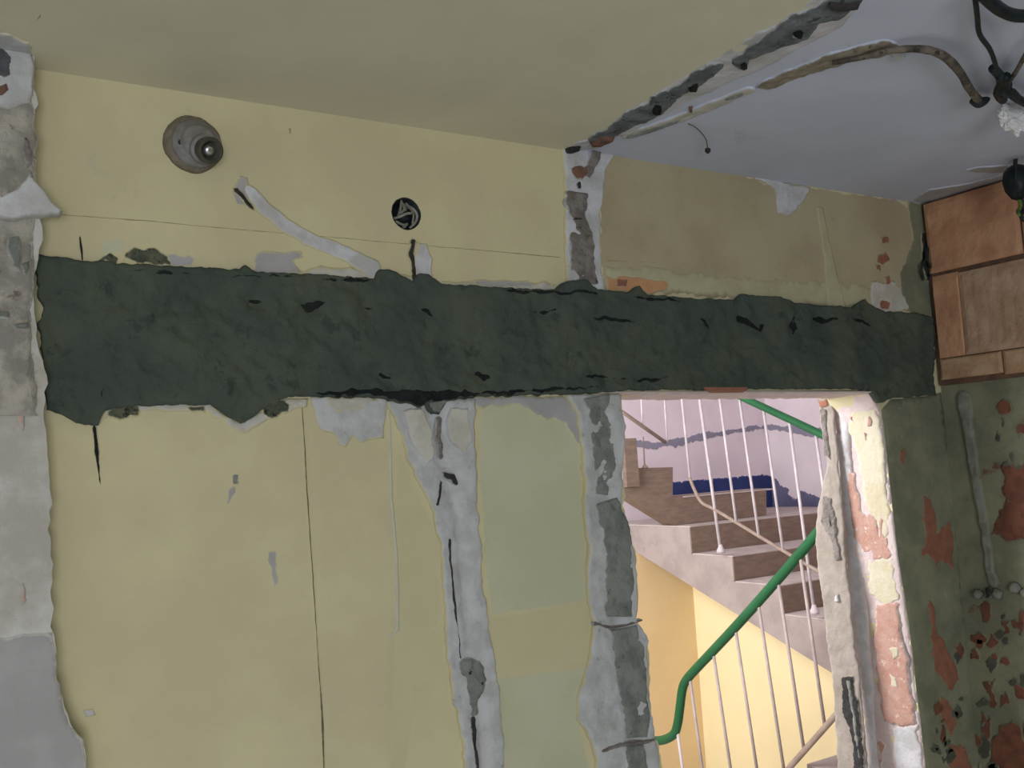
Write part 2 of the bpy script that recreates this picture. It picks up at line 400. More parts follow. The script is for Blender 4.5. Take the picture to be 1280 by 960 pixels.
# score line, seam and cracks in the paint
center('score_line', [(66, 268, 1.2), (180, 276, 1.6), (300, 287, 1.0), (500, 304, 1.0), (702, 322, 1.2)], W, NW, CRK, wf, h=lambda p, u, v: .0008, amp=.0008, nv=2)
center('score_line', [(756, 326, 3), (790, 327, 1.5), (860, 331, 1.2)], W, NW, CRK, wf, h=lambda p, u, v: .002, amp=.001, nv=2)
center('panel_seam', [(377, 505, 1.2), (384, 620, 1.5), (392, 740, 1.5), (400, 860, 1.7), (402, 890, 3.5), (405, 985, 1.7)], W, NW, SEAM, wf, h=lambda p, u, v: .0035, amp=.0008, nv=2)
center('crack', [(100, 294, 2), (101, 305, 4), (103, 328, 3)], W, NW, MORD, wf, h=lambda p, u, v: .002, amp=.002, nv=2)
center('crack', [(117, 528, 7), (120, 550, 6), (123, 575, 4), (126, 607, 2)], W, NW, MORD, wf, h=lambda p, u, v: .002, amp=.002, nv=2)
center('plaster_edge', [(487, 512, 2), (489, 620, 3.5), (496, 700, 3), (497, 788, 4), (485, 796, 3)], W, NW, YEL2, wf, h=lambda p, u, v: .003, amp=.001, nv=2)
patch('paint_chip', [(290, 594), (298, 593), (299, 606), (291, 606)], W, NW, CON, wf, .001, .003, .004)
patch('paint_chip', [(286, 612), (294, 606), (296, 616), (285, 632), (282, 630)], W, NW, GPL2, wf, .0008, .003, .005)
patch('paint_chip', [(104, 888), (116, 886), (120, 894), (108, 897)], W, NW, WPL, wf, .002, .002, .005)
patch('paint_chip', [(334, 690), (344, 688), (350, 730), (342, 736)], W, NW, GPL2, wf, .0006, .004, .006)
patch('paint_chip', [(360, 160), (364, 160), (364, 168), (361, 168)], W, NW, CRK, wf, .001, .001)

# chased strips and filler above the lintel
patch('plaster_patch', [(300, 219), (311, 222), (316, 240), (312, 258), (296, 258), (289, 244)], W, NW, GPL2, wf, .002, .003)
center('plaster_strip', [(306, 232, 14), (330, 262, 17), (358, 282, 18), (385, 298, 17), (410, 308, 18), (440, 322, 22), (475, 342, 30)], W, NW, WPL, wf, h=H(.003, .002, 30), amp=.004, seg=.005)
center('open_chase', [(291, 235, 9), (300, 244, 7), (310, 256, 6), (318, 263, 4)], W, NW, DRK, wf, h=lambda p, u, v: .006, amp=.002, nv=3)
patch('plaster_patch', [(520, 302), (534, 304), (540, 322), (541, 350), (560, 360), (512, 360), (515, 330)], W, NW, WPL, wf, .003, .003)
center('open_chase', [(515, 298, 9), (516, 308, 7), (514, 318, 9), (517, 335, 7), (516, 352, 7)], W, NW, DRK, wf, h=lambda p, u, v: .005, amp=.003, nv=3, seg=.004)
patch('plaster_patch', [(316, 322), (328, 316), (378, 314), (378, 322), (366, 326), (380, 342), (350, 344), (316, 344)], W, NW, GPL2, wf, .002, .005)
patch('plaster_patch', [(380, 342), (400, 332), (450, 336), (480, 340), (540, 352), (640, 352), (700, 356), (712, 366), (600, 364), (480, 356), (380, 350)], W, NW, CPL, wf, .003, .006)
patch('plaster_patch', [(590, 350), (660, 350), (665, 360), (592, 358)], W, NW, GPL2, wf, .004, .005)
patch('damp_stain', [(118, 330), (122, 320), (140, 314), (150, 324), (146, 330)], W, NW, STN, wf, .001, .008, .005)
patch('damp_stain', [(150, 330), (154, 314), (168, 309), (196, 310), (206, 318), (216, 332)], W, NW, STN, wf, .001, .008, .005)
patch('plaster_patch', [(200, 333), (206, 318), (236, 318), (246, 326), (240, 335)], W, NW, GPL2, wf, .0006, .006, .005)
patch('plaster_patch', [(124, 318), (134, 300), (154, 300), (158, 316), (140, 320)], W, NW, YEL2, wf, .0005, .006, .005)
# edges below the lintel
patch('plaster_patch', [(124, 532), (130, 512), (180, 504), (262, 504), (290, 524), (300, 528), (330, 512), (352, 498), (384, 498), (384, 508), (352, 518), (318, 534), (300, 542), (282, 530), (258, 514), (180, 514), (136, 518)], W, NW, CPL, wf, .003, .005, .006)
for q in ([(134, 512), (170, 506), (172, 518), (150, 524), (136, 520)], [(210, 506), (258, 505), (256, 515), (214, 516)], [(328, 514), (352, 500), (358, 512), (340, 524)]):
    patch('damp_stain', q, W, NW, STN, wf, .004, .008, .005)
patch('plaster_patch', [(388, 496), (484, 498), (480, 548), (450, 553), (440, 546), (432, 558), (422, 556), (420, 546), (398, 536), (392, 522)], W, NW, GPL, wf, .0034, .004)
patch('plaster_patch', [(404, 496), (466, 498), (450, 512), (424, 516), (410, 508)], W, NW, CPL, wf, .0048, .003)
patch('plaster_patch', [(556, 498), (720, 494), (728, 560), (720, 556), (706, 528), (670, 520), (650, 506), (600, 510)], W, NW, GPL2, wf, .003, .005)

# rough vertical chase in the middle of the wall
A = [W(*p) for p in [(484, 502), (500, 545), (514, 585), (540, 640), (550, 690), (552, 740), (556, 790), (560, 850), (570, 890), (583, 985)]]
B = [W(*p) for p in [(594, 500), (595, 600), (598, 670), (604, 740), (612, 800), (622, 860), (628, 930), (632, 985)]]
def hcol(p, u, v):
    c = math.exp(-((v-.5)/.13)**2)
    return .008 + .005*fr(p, 16, 5, 3) - .007*c
sheet('rough_plaster', A, B, NW, GPL, parent=wf, host=YEL, h=hcol, amp=.005, seg=.006)
patch('plaster_patch', [(500, 512), (524, 510), (537, 536), (541, 572), (530, 582), (512, 560), (503, 532)], W, NW, CPL, wf, .014, .004)
patch('plaster_patch', [(560, 510), (584, 508), (587, 550), (578, 570), (560, 552), (554, 530)], W, NW, CPL, wf, .014, .004)
center('open_chase', [(546, 520, 10), (545, 545, 9), (550, 575, 7)], W, NW, CON2, wf, h=H(.011, .003, 40), amp=.004, seg=.004, nv=4)
center('open_chase', [(550, 592, 8), (562, 597, 12), (569, 607, 5)], W, NW, DRK, wf, h=lambda p, u, v: .014, amp=.003, seg=.003, nv=3)
center('crack', [(549, 600, 5), (547, 620, 4), (543, 634, 7)], W, NW, DRK, wf, h=lambda p, u, v: .014, amp=.003, seg=.004, nv=3)
center('crack', [(560, 672, 5), (561, 700, 3), (565, 740, 3.5), (570, 790, 3), (574, 824, 4)], W, NW, DRK, wf, h=lambda p, u, v: .0125, amp=.002, seg=.004, nv=3)
center('open_chase', [(572, 826, 16), (585, 836, 34), (590, 850, 30), (588, 872, 18), (588, 895, 15)], W, NW, CON, wf, h=H(.012, .006, 40), amp=.006, seg=.004)
center('crack', [(587, 893, 9), (590, 920, 7), (593, 960, 7), (594, 985, 7)], W, NW, DRK, wf, h=lambda p, u, v: .0135, amp=.003, seg=.004, nv=3)
for q in ([(578, 838), (588, 836), (586, 846)], [(592, 852), (602, 848), (600, 858)], [(566, 836), (572, 842), (566, 846)]):
    patch('crack', q, W, NW, DRK, wf, .0155, .004, .003)

# broken left edge of the doorway
A = [W(*p) for p in [(706, 494), (718, 516), (724, 560), (728, 610), (732, 680), (734, 740), (740, 780), (736, 830), (722, 870), (720, 896), (738, 925), (744, 985)]]
B = [W(*p) for p in [(775, 494), (777, 540), (775, 590), (777, 650), (793, 700), (794, 772), (807, 800), (809, 860), (815, 915), (823, 960), (826, 985)]]
def hedge(p, u, v):
    c = math.exp(-((v-.55)/.2)**2)
    return .012 + .007*fr(p, 14, 5, 5) - .004*c
sheet('rough_plaster', A, B, NW, GPL, parent=wf, host=YEL, h=hedge, amp=.006, seg=.006)
center('concrete_core', [(742, 496, 34), (750, 540, 30), (752, 580, 30), (748, 618, 18)], W, NW, CON, wf, h=H(.0135, .005, 25, 2), amp=.007, seg=.005)
center('concrete_core', [(755, 626, 30), (766, 660, 34), (770, 710, 34), (770, 770, 36)], W, NW, CON, wf, h=H(.015, .005, 25, 2), amp=.007, seg=.005)
center('concrete_core', [(776, 784, 36), (786, 830, 40), (790, 880, 34), (792, 920, 30)], W, NW, CON, wf, h=H(.015, .005, 25, 2), amp=.007, seg=.005)
center('concrete_core', [(790, 930, 24), (792, 985, 30)], W, NW, CON, wf, h=H(.015, .004, 25, 2), amp=.007, seg=.005)
center('mortar_joint', [(738, 778, 5), (760, 784, 6), (790, 778, 5), (800, 774, 4)], W, NW, CON2, wf, h=H(.017, .003, 40), amp=.003, seg=.004, nv=3)
center('mortar_joint', [(745, 938, 8), (770, 930, 9), (800, 926, 7), (816, 922, 8)], W, NW, CON2, wf, h=H(.017, .003, 40), amp=.003, seg=.004, nv=3)

# stump of the removed partition above the lintel
A = [W(*p) for p in [(700, 186), (705, 230), (704, 300), (706, 345), (712, 366)]]
B = [W(*p) for p in [(770, 188), (756, 215), (750, 260), (750, 310), (754, 368)]]
sheet('rough_plaster', A, B, NW, WPL, wf, host=YEL, h=H(.008, .004, 18, 6), amp=.004, seg=.006)
center('concrete_core', [(720, 242, 26), (718, 255, 28), (720, 273, 18), (722, 285, 20), (723, 300, 30), (724, 330, 30), (728, 358, 34)], W, NW, CON2, wf, h=H(.0125, .005, 30, 2), amp=.007, seg=.004)
center('concrete_core', [(744, 186, 14), (738, 204, 16), (728, 220, 16)], W, NW, CON2, wf, h=H(.014, .005, 30, 4), amp=.006, seg=.004)
patch('brick_spot', [(706, 212), (722, 208), (732, 214), (724, 226), (716, 230), (709, 222)], W, NW, RST, wf, .016, .005, .004)
center('crack', [(720, 228, 7), (720, 240, 9)], W, NW, DRK, wf, h=lambda p, u, v: .016, amp=.003, nv=3, seg=.004)
center('crack', [(712, 274, 4), (724, 276, 6)], W, NW, DRK, wf, h=lambda p, u, v: .017, amp=.003, nv=3, seg=.004)

# main wall face between doorway and corner, below the lintel
patch('plaster_patch', [(1101, 512), (1112, 500), (1160, 494), (1176, 490), (1192, 600), (1206, 760), (1232, 985), (1160, 985), (1139, 800), (1122, 690), (1108, 562)], W, NW, DGR, wf, .002, .002)
for q in ([(1122, 560), (1132, 556), (1130, 582), (1120, 580)], [(1153, 618), (1162, 624), (1168, 645), (1170, 665), (1184, 650), (1190, 665), (1192, 712), (1176, 700), (1166, 712), (1164, 700), (1148, 694), (1156, 672)],
          [(1158, 745), (1166, 756), (1172, 790), (1190, 822), (1200, 850), (1186, 862), (1168, 840), (1160, 790)],
          [(1172, 866), (1184, 874), (1196, 905), (1188, 925), (1174, 900)], [(1186, 930), (1206, 934), (1214, 960), (1196, 975), (1182, 955)]):
    patch('brick_spot', q, W, NW, RED, wf, .004, .010, .006)

# ------------------------------------------------------------------ right jamb and soffit of the doorway
jamb = struct(sheet('trim_1', [W(1088, 489)+Vector((0, 0, 0))]+[W(*p) for p in hole_px[4:]]+[Vector((2.27, 0, .3))],
      [Vector((2.17, .15, 2.00))]+[W(*p)+Vector((0, .15, 0)) for p in hole_px[4:]]+[Vector((2.27, .15, .3))], JN, PNKP, None, h=H(.002, .003, 25, 8), amp=.002, seg=.008))
def J(q, m, t=.005, amp=.008, name='plaster_patch', seg=.006): patch(name, q, JB, JN, m, jamb, t, amp, seg)
J([(1066, 500), (1088, 496), (1099, 514), (1106, 560), (1114, 640), (1110, 690), (1098, 660), (1086, 640), (1076, 600), (1070, 560), (1060, 540)], CRM)
J([(1058, 585), (1070, 590), (1078, 640), (1092, 650), (1098, 690), (1110, 700), (1108, 650), (1100, 640), (1095, 690), (1080, 690), (1066, 670)], PNK, .006)
J([(1086, 640), (1096, 650), (1102, 672), (1112, 668), (1114, 696), (1094, 700), (1082, 676)], PNK, .0065)
J([(1086, 700), (1116, 696), (1124, 748), (1110, 756), (1098, 748), (1088, 740)], CRM, .005)
J([(1094, 752), (1125, 752), (1130, 800), (1140, 860), (1146, 902), (1126, 910), (1104, 900), (1100, 850), (1096, 800)], PNK, .006, .010)
J([(1112, 810), (1124, 808), (1127, 822), (1118, 826)], CRM, .008, .006)
J([(1112, 840), (1122, 846), (1126, 862), (1116, 856)], CRM, .008, .006)
J([(1116, 910), (1147, 905), (1158, 985), (1120, 985)], WPL, .005)
J([(1100, 925), (1106, 930), (1106, 985), (1098, 985)], PNK, .006)
J([(1046, 492), (1062, 496), (1064, 560), (1078, 700), (1088, 800), (1100, 985), (1088, 985), (1076, 860), (1064, 760), (1054, 640), (1048, 560)], WPL, .005, .003)
J([(1062, 520), (1068, 518), (1068, 530)], PNK, .008); J([(1086, 520), (1092, 526), (1088, 534)], PNK, .008); J([(1080, 540), (1087, 542), (1084, 556)], PNK, .008)
# beige casing on the stair side of the jamb
cas = struct(sheet('trim_2', [hit(x, y, 0, 2.176) for x, y in [(1040, 489), (1047, 560), (1054, 640), (1064, 760), (1076, 860), (1088, 985), (1100, 1300)]],
     [hit(x, y, 0, 2.176) for x, y in [(1022, 489), (1028, 540), (1034, 580), (1022, 640), (1020, 680), (1030, 760), (1040, 840), (1048, 960), (1056, 1300)]], NR, BEI, None, h=H(.004, .003, 30, 9), amp=.004, seg=.006))
def CS(q, m, t=.009, amp=.006, name='open_chase'): patch(name, q, lambda x, y: hit(x, y, 0, 2.176), NR, m, cas, t, amp, .005)
CS([(1030, 620), (1040, 622), (1046, 650), (1050, 680), (1054, 700), (1046, 700), (1038, 672), (1030, 655)], CON2)
CS([(1036, 628), (1041, 640), (1044, 664), (1039, 656)], DRK, .011, .003)
CS([(1052, 846), (1068, 842), (1074, 875), (1080, 920), (1086, 985), (1072, 985), (1064, 915), (1056, 890)], DRK)
CS([(1060, 850), (1065, 850), (1074, 900), (1078, 950), (1074, 940), (1066, 890)], CON, .012, .004)
CS([(1022, 500), (1036, 496), (1040, 506), (1028, 512)], RED, .009, .005, 'plaster_patch')
CS([(1026, 512), (1034, 512), (1040, 575), (1032, 570)], CON2, .008, .004)
CS([(1046, 744), (1050, 742), (1052, 752), (1046, 752)], WPL, .012, .002, 'plaster_patch')
# soffit of the doorway under the lintel
sof = struct(sheet('trim_3', [Vector((1.23, -.012, 2.012)), Vector((2.20, -.012, 2.006))], [Vector((1.23, .16, 2.012)), Vector((2.20, .16, 2.006))], Vector((0, 0, -1)), PNKP, None,
      h=H(.004, .003, 30, 3), amp=.002, seg=.008))
patch('brick_spot', [(880, 484), (935, 484), (930, 488), (884, 488)], lambda x, y: hit(x, y, 2, 2.002), NC, RED, sof, .006, .004)

# ------------------------------------------------------------------ mortar-covered lintel
top = [(42, 326), (50, 322), (60, 325), (100, 328), (150, 331), (250, 336), (298, 338), (302, 332), (312, 341), (400, 346), (466, 350), (470, 338), (484, 337), (500, 346), (513, 354), (518, 344), (530, 344),
       (545, 356), (600, 361), (690, 364), (700, 354), (722, 352), (738, 364), (780, 368), (792, 358), (802, 370), (850, 374), (915, 376), (922, 368), (960, 372), (972, 372), (990, 380), (1060, 386), (1076, 374), (1086, 382), (1100, 390), (1140, 393), (1158, 397)]
bot = [(58, 512), (80, 520), (105, 533), (122, 532), (128, 514), (160, 508), (262, 506), (285, 522), (300, 529), (318, 518), (338, 502), (360, 497), (388, 496), (500, 498), (526, 500), (534, 516), (546, 516), (556, 500),
       (600, 495), (750, 492), (780, 488), (1060, 486), (1082, 488), (1094, 504), (1108, 498), (1166, 494)]
def pits(p, u, v):
    h = .014 + .011*fr(p, 5, 3, 11) + .008*abs(fr((p.x*.8, 0, p.z*1.4), 9, 4, 13)) + .005*abs(fr((p.x*.9+p.z*.5, 0, p.z*1.5), 19, 4, 14)) + .003*fr(p, 45, 3, 12)
    for c, r, d in PIT: h -= d*math.exp(-((p-c).length/r)**2)
    return h
PIT = [(W(x, y), r, d) for x, y, r, d in [(315, 378, .018, .01), (385, 384, .03, .010), (455, 386, .02, .008), (530, 392, .02, .008), (672, 390, .03, .010), (745, 398, .025, .008), (920, 400, .03, .012),
        (950, 412, .02, .010), (1022, 402, .03, .012), (985, 410, .012, .010), (225, 415, .012, .006), (190, 460, .012, .006), (480, 470, .03, .008), (600, 468, .03, .008), (560, 420, .03, .006), (860, 405, .02, .008)]]
LN = thing('concrete_lintel', 'long rough lintel plastered in dark green-grey mortar across the wall above the doorway', 'lintel', (0, 0, 0))
def cover(A, B):
    # matched stations in x
    n = 420
    X = [42+(1160-42)*i/(n-1) for i in range(n)]
    def at(P, x):
        for (x0, y0), (x1, y1) in zip(P, P[1:]):
            if x <= x1: return y0+(y1-y0)*max(0, (x-x0))/max(1e-6, x1-x0)
        return P[-1][1]
    return [W(x, at(A, x)) for x in X], [W(x+14-10*x/1160, at(B, x+14-10*x/1160)) for x in X]
ta, tb = cover(top, bot)
# sheet() resamples by arc length; keep matched stations here instead
V = []; F = []; nv = 44
for i in range(len(ta)):
    a = ta[i]+Vector((0, 0, .003*fr(ta[i], 60, 4, 1))); b = tb[i]+Vector((0, 0, .003*fr(tb[i], 60, 4, 2)))
    for j in range(-1, nv+2):
        t = min(1, max(0, j/nv)); p = a.lerp(b, t)
        e = .010*fr((0, p.z*30, 0), 1, 4, 7)
        if i < 6: p.x += e*(1-i/6)
        if i > len(ta)-7: p.x += e*(1-(len(ta)-1-i)/6)
        if 0 <= j <= nv:
            p = p+NW*max(.003, pits(p, 0, t))
        V.append(p)
w_ = nv+3
for i in range(len(ta)-1):
    for j in range(w_-1):
        k = i*w_+j; F.append((k, k+1, k+w_+1, k+w_))
for i in (0, len(ta)-1):
    base = len(V); V += [Vector((V[i*w_+j].x, 0, V[i*w_+j].z)) for j in range(w_)]
    for j in range(w_-1): F.append((i*w_+j, i*w_+j+1, base+j+1, base+j))
mk('mortar_coat', V, F, MOR, LN, True)
def gap_shade(pts, m=MORD, h=.016):  # dark strips paint the shade of pits and edges over the mortar
    pts = [(x, y, w_*1.35) for x, y, w_ in pts]
    center('gap_shade_strip', pts, W, NW, m, LN, h=lambda p, u, v: max(.003, pits(p, 0, .5))+.0012, amp=.007, seg=.004, nv=3)
gap_shade([(305, 376, 3), (318, 379, 6), (330, 379, 2)]); gap_shade([(340, 379, 2), (352, 380, 4), (362, 379, 2)])
gap_shade([(368, 380, 3), (382, 384, 13), (396, 382, 8), (405, 380, 3)]); gap_shade([(440, 384, 2), (456, 387, 6), (466, 386, 2)])
gap_shade([(522, 388, 3), (534, 392, 6), (540, 400, 3)]); gap_shade([(660, 389, 3), (675, 391, 7), (690, 388, 4)])
gap_shade([(735, 397, 2), (748, 400, 7), (765, 402, 3), (800, 404, 2)]); gap_shade([(918, 396, 4), (928, 402, 9), (940, 412, 5), (948, 414, 8), (953, 405, 3)])
gap_shade([(1008, 400, 4), (1022, 402, 8), (1040, 400, 4)]); gap_shade([(985, 395, 3), (988, 412, 6), (985, 420, 3)])
gap_shade([(390, 492, 5), (440, 492, 8), (520, 496, 12), (600, 491, 6), (700, 488, 5), (755, 485, 3)])  # overhang shadow along the lower edge, painted as a dark strip
gap_shade([(60, 334, 1.5), (150, 338, 2), (240, 343, 1.5)]); gap_shade([(118, 430, 1.2), (126, 480, 2), (124, 515, 2.5)]); gap_shade([(820, 398, 2), (836, 396, 4), (850, 402, 2)]); gap_shade([(868, 398, 2), (880, 408, 5), (884, 414, 2)]); gap_shade([(1050, 396, 2), (1072, 402, 5), (1084, 410, 3)]); gap_shade([(725, 470, 2), (790, 476, 3), (850, 474, 2)])
gap_shade([(470, 466, 3), (485, 472, 6), (492, 476, 2)]); gap_shade([(590, 466, 3), (602, 474, 7), (610, 470, 3)])
gap_shade([(190, 343, 2), (300, 347, 3), (420, 352, 4), (470, 352, 2)]); gap_shade([(600, 364, 3), (720, 370, 5), (860, 378, 3)])
patch('patch_repair', [(528, 502), (556, 500), (547, 518), (537, 518)], W, NW, CON, LN, .016, .003)

# ------------------------------------------------------------------ left pier
PY = -.05
pier_px = [(40, 28), (38, 60), (46, 120), (40, 180), (44, 240), (50, 285), (54, 300), (50, 324), (44, 350), (42, 400), (50, 450), (56, 500), (58, 560), (62, 640), (66, 760), (70, 850), (86, 905), (104, 925), (112, 985)]
A = [Vector((-1.3, PY, CEIL))] ; E_ = [W(x, y, PY) for x, y in pier_px]
E_[0].z = CEIL
E_ += [Vector((E_[-1].x+.02, PY, 0))]
lo = jag(E_, NW, .006, .012, 21, False)
pier = struct(slab('wall_left_pier', [[Vector((-1.3, PY, 0)), Vector((-1.3, PY, CEIL))]+lo], NW, 0, STUB, None, .05))
pier.name = 'wall_left'
PP = lambda x, y: W(x, y, PY)
sheet('rough_plaster', [PP(-30, 60), PP(-30, 520)], [PP(38, 60), PP(44, 180), PP(42, 300), PP(38, 400), PP(46, 520)], NW, mat('patchy_rubble', (190, 184, 172), (150, 146, 138), 22, (120, 110, 100), 34, .6, .9, 40), pier, h=H(.006, .007, 16, 5), amp=.005, seg=.007)
patch('plaster_patch', [(-20, 232), (0, 246), (20, 238), (38, 214), (48, 232), (78, 266), (74, 274), (20, 278), (-20, 276)], PP, NW, WPL, pier, .018, .003)
patch('plaster_patch', [(-20, 60), (10, 40), (40, 50), (44, 100), (36, 130), (10, 140), (-20, 130)], PP, NW, GPL, pier, .012, .005)
patch('brick_spot', [(-6, 108), (10, 105), (12, 117), (4, 123), (-8, 124)], PP, NW, RST, pier, .016, .004)
patch('open_chase', [(-20, 62), (2, 60), (13, 75), (14, 98), (4, 104), (-20, 100)], PP, NW, mat('grey_void', (78, 78, 84), (96, 96, 100), 30, None, bump=.5), pier, .014, .005)
for q in ([(10, 302), (20, 296), (24, 325), (26, 345), (14, 336), (10, 320)], [(26, 330), (36, 326), (38, 338), (28, 346)], [(-10, 388), (8, 390), (12, 398), (-10, 400)], [(14, 406), (38, 402), (38, 412), (18, 412)], [(4, 150), (10, 170), (6, 190), (0, 180)], [(30, 170), (36, 180), (36, 210), (31, 205)]):
    patch('open_chase', q, PP, NW, CON2 if q[0][1] < 300 else CON, pier, .015, .006, .005)
for q in ([(18, 478), (28, 480), (32, 510), (30, 538), (22, 530)], [(24, 730), (32, 728), (34, 752), (26, 758)]):
    patch('brick_spot', q, PP, NW, mat('faded_red_patch', (196, 140, 124), (204, 168, 158), 24, None, bump=.3), pier, .004, .004)
patch('plaster_patch', [(-20, 800), (66, 790), (70, 850), (86, 905), (104, 925), (110, 985), (-20, 985)], PP, NW, GPL2, pier, .002, .004)

# ------------------------------------------------------------------ ceiling
cl = struct(box('ceiling', (XL, -4.4, CEIL), (XR, 0, CEIL+.2), WCE))
ex = CE(702, 186).x
pl = jag([Vector((ex+.02, 0, CEIL)), Vector((ex-.0, -.72, CEIL)), Vector((ex-.02, -4.3, CEIL))], NC, .002, .012, 31, False)
slab('paint_layer', [[Vector((XL, -4.3, CEIL)), Vector((XL, 0, CEIL))]+pl], NC, .0035, OLV, cl)
# torn joint left by the removed partition
center('white_plaster_lip', [(708, 184, 12), (740, 178, 14), (800, 142, 26), (860, 108, 30), (930, 72, 40), (1000, 34, 44), (1070, -8, 54)], CE, NC, WPL, cl, h=H(.005, .003, 22, 3), amp=.005, seg=.006)
center('concrete_joint', [(735, 174, 10), (760, 164, 14), (785, 147, 20), (815, 134, 20), (822, 128, 25), (850, 108, 14), (868, 98, 21), (885, 86, 18), (905, 76, 13)], CE, NC, CONJ, cl, h=H(.009, .004, 30, 3), amp=.006, seg=.004)
center('concrete_joint', [(912, 72, 25), (925, 72, 29), (932, 64, 14), (960, 50, 20), (985, 36, 32), (1000, 30, 37), (1018, 16, 21), (1040, 6, 29), (1060, -4, 29), (1080, -14, 35)], CE, NC, CONJ, cl, h=H(.009, .004, 30, 3), amp=.006, seg=.004)
center('crack', [(738, 176, 7), (750, 171, 10), (768, 168, 5)], CE, NC, RST, cl, h=H(.015, .003, 40), amp=.003, seg=.004, nv=3)
center('crack', [(704, 188, 5), (712, 184, 5), (726, 181, 3)], CE, NC, DRK, cl, h=lambda p, u, v: .013, amp=.003, seg=.004, nv=3)
center('crack', [(1034, -3, 8), (1056, 0, 7), (1075, -3, 8)], CE, NC, DRK, cl, h=lambda p, u, v: .017, amp=.003, seg=.004, nv=3)
for q in ([(815, 135, 6), (822, 130, 14), (826, 126, 8)], [(990, 34, 8), (1000, 34, 14), (1003, 32, 8)], [(860, 106, 6), (868, 102, 10), (872, 98, 6)], [(925, 74, 10), (934, 76, 5)]):
    center('crack', q, CE, NC, MORD, cl, h=lambda p, u, v: .0155, amp=.003, seg=.004, nv=3)
center('white_plaster_lip', [(776, 170, 5), (810, 160, 8), (850, 147, 10), (890, 131, 11), (930, 114, 9), (945, 110, 8)], CE, NC, CPL, cl, h=H(.004, .003, 40, 5), amp=.003, seg=.005)
center('crack', [(780, 170, 2), (810, 162, 2.5), (850, 148, 2)], CE, NC, CON, cl, h=lambda p, u, v: .008, amp=.002, nv=2)
center('crack', [(905, 122, 3), (920, 118, 2.5), (930, 114, 2)], CE, NC, CON, cl, h=lambda p, u, v: .008, amp=.002, nv=2)
patch('crack', [(861, 133), (866, 132), (866, 138), (861, 138)], CE, NC, RST, cl, .009, .002, .004)
center('open_chase', [(945, 108, 10), (965, 102, 13), (1000, 88, 14), (1040, 74, 18), (1080, 64, 20), (1110, 58, 22), (1125, 56, 20)], CE, NC, mat('chase_dust', (158, 150, 132), (140, 130, 114), 40, (96, 88, 76), 60, .6, .6, 60), cl, h=H(.004, .003, 45, 6), amp=.004, seg=.005)
patch('plaster_patch', [(1110, 56), (1128, 58), (1132, 70), (1114, 70)], CE, NC, GPL, cl, .010, .004)
# dust at left corner of ceiling
patch('plaster_patch', [(-30, 30), (10, 38), (40, 50), (36, 80), (0, 78), (-30, 72)], CE, NC, GPL, cl, .006, .006)
center('crack', [(52, 14, 4), (48, 20, 3), (40, 26, 2), (34, 36, 2)], CE, NC, CRK, cl, h=lambda p, u, v: .005, amp=.002, nv=2)
patch('plaster_patch', [(1205, 212), (1222, 208), (1262, 206), (1262, 214), (1222, 216)], CE, NC, GPL2, cl, .003, .004)
patch('plaster_patch', [(1140, 250), (1160, 236), (1215, 228), (1280, 210), (1300, 222), (1240, 236), (1175, 252)], CE, NC, GPL2, cl, .003, .006)

# ------------------------------------------------------------------ right wall, floor, the rest of the room
wr = struct(box('wall_right', (RWX, -4.4, 0), (RWX+.15, 0, CEIL), RWALL))
struct(box('floor', (XL, -4.4, -.15), (5.1, 3.1, 0), FLR))
struct(box('wall_far_left', (XL-.15, -4.4, 0), (XL, 0, CEIL), WCE)).name = 'wall_side'
# wall behind the camera with its window opening
bx0, bx1, bz0, bz1 = -1.5, .1, .75, 2.0
wb = struct(slab('wall_back', [[Vector((XL, -4.4, 0)), Vector((XL, -4.4, CEIL)), Vector((XR, -4.4, CEIL)), Vector((XR, -4.4, 0))],
      [Vector((bx0, -4.4, bz0)), Vector((bx1, -4.4, bz0)), Vector((bx1, -4.4, bz1)), Vector((bx0, -4.4, bz1))]], Vector((0, 1, 0)), 0, WCE, None, .2))
w1 = struct(box('window_1', (bx0, -4.52, bz0), (bx0+.06, -4.46, bz1), WIN))
for a, b in (((bx1-.06, bz0), (bx1, bz1)), ((bx0, bz0), (bx1, bz0+.06)), ((bx0, bz1-.06), (bx1, bz1)), (((bx0+bx1)/2-.04, bz0), ((bx0+bx1)/2+.04, bz1))):
    box('window_frame', (a[0], -4.52, a[1]), (b[0], -4.46, b[1]), WIN, w1)
# bricks exposed high on the right wall
def ybr(x): return RW(x, 340).y
def brick(a, b, m, name='brick', grooves=None):
    y0, z0 = a; y1, z1 = b; px_ = RWX-.028
    bm = bmesh.new(); nu, nv = 26, 14; vs = []
    SEED[0] += 1; sd = SEED[0]
    for i in range(nu+1):
        row = []
        for j in range(nv+1):
            y = y0+(y1-y0)*i/nu; z = z0+(z1-z0)*j/nv
            x = px_ + .0022*fr((0, y, z), 25, 4, sd)
            if grooves and grooves[0] > y > grooves[1] and .1 < j/nv < .93:
                x += .0012*(i % 3 == 0)
            if i in (0, nu) or j in (0, nv): x += .004
            row.append(bm.verts.new((x, y, z)))
        vs.append(row)
    for i in range(nu):
        for j in range(nv): bm.faces.new((vs[i][j], vs[i+1][j], vs[i+1][j+1], vs[i][j+1]))
    ed = [vs[0][j] for j in range(nv+1)]+[vs[i][nv] for i in range(1, nu+1)]+[vs[nu][j] for j in range(nv-1, -1, -1)]+[vs[i][0] for i in range(nu-1, 0, -1)]
    bk = [bm.verts.new((RWX, v.co.y, v.co.z)) for v in ed]; k = len(ed)
    for i in range(k): bm.faces.new((ed[i], ed[(i+1) % k], bk[(i+1) % k], bk[i]))
    bmesh.ops.recalc_face_normals(bm, faces=bm.faces)
    me = bpy.data.meshes.new(name); bm.to_mesh(me); bm.free(); return link(name, me, m, wr)
brick((-.018, 2.336), (-.285, 2.535), BRK)
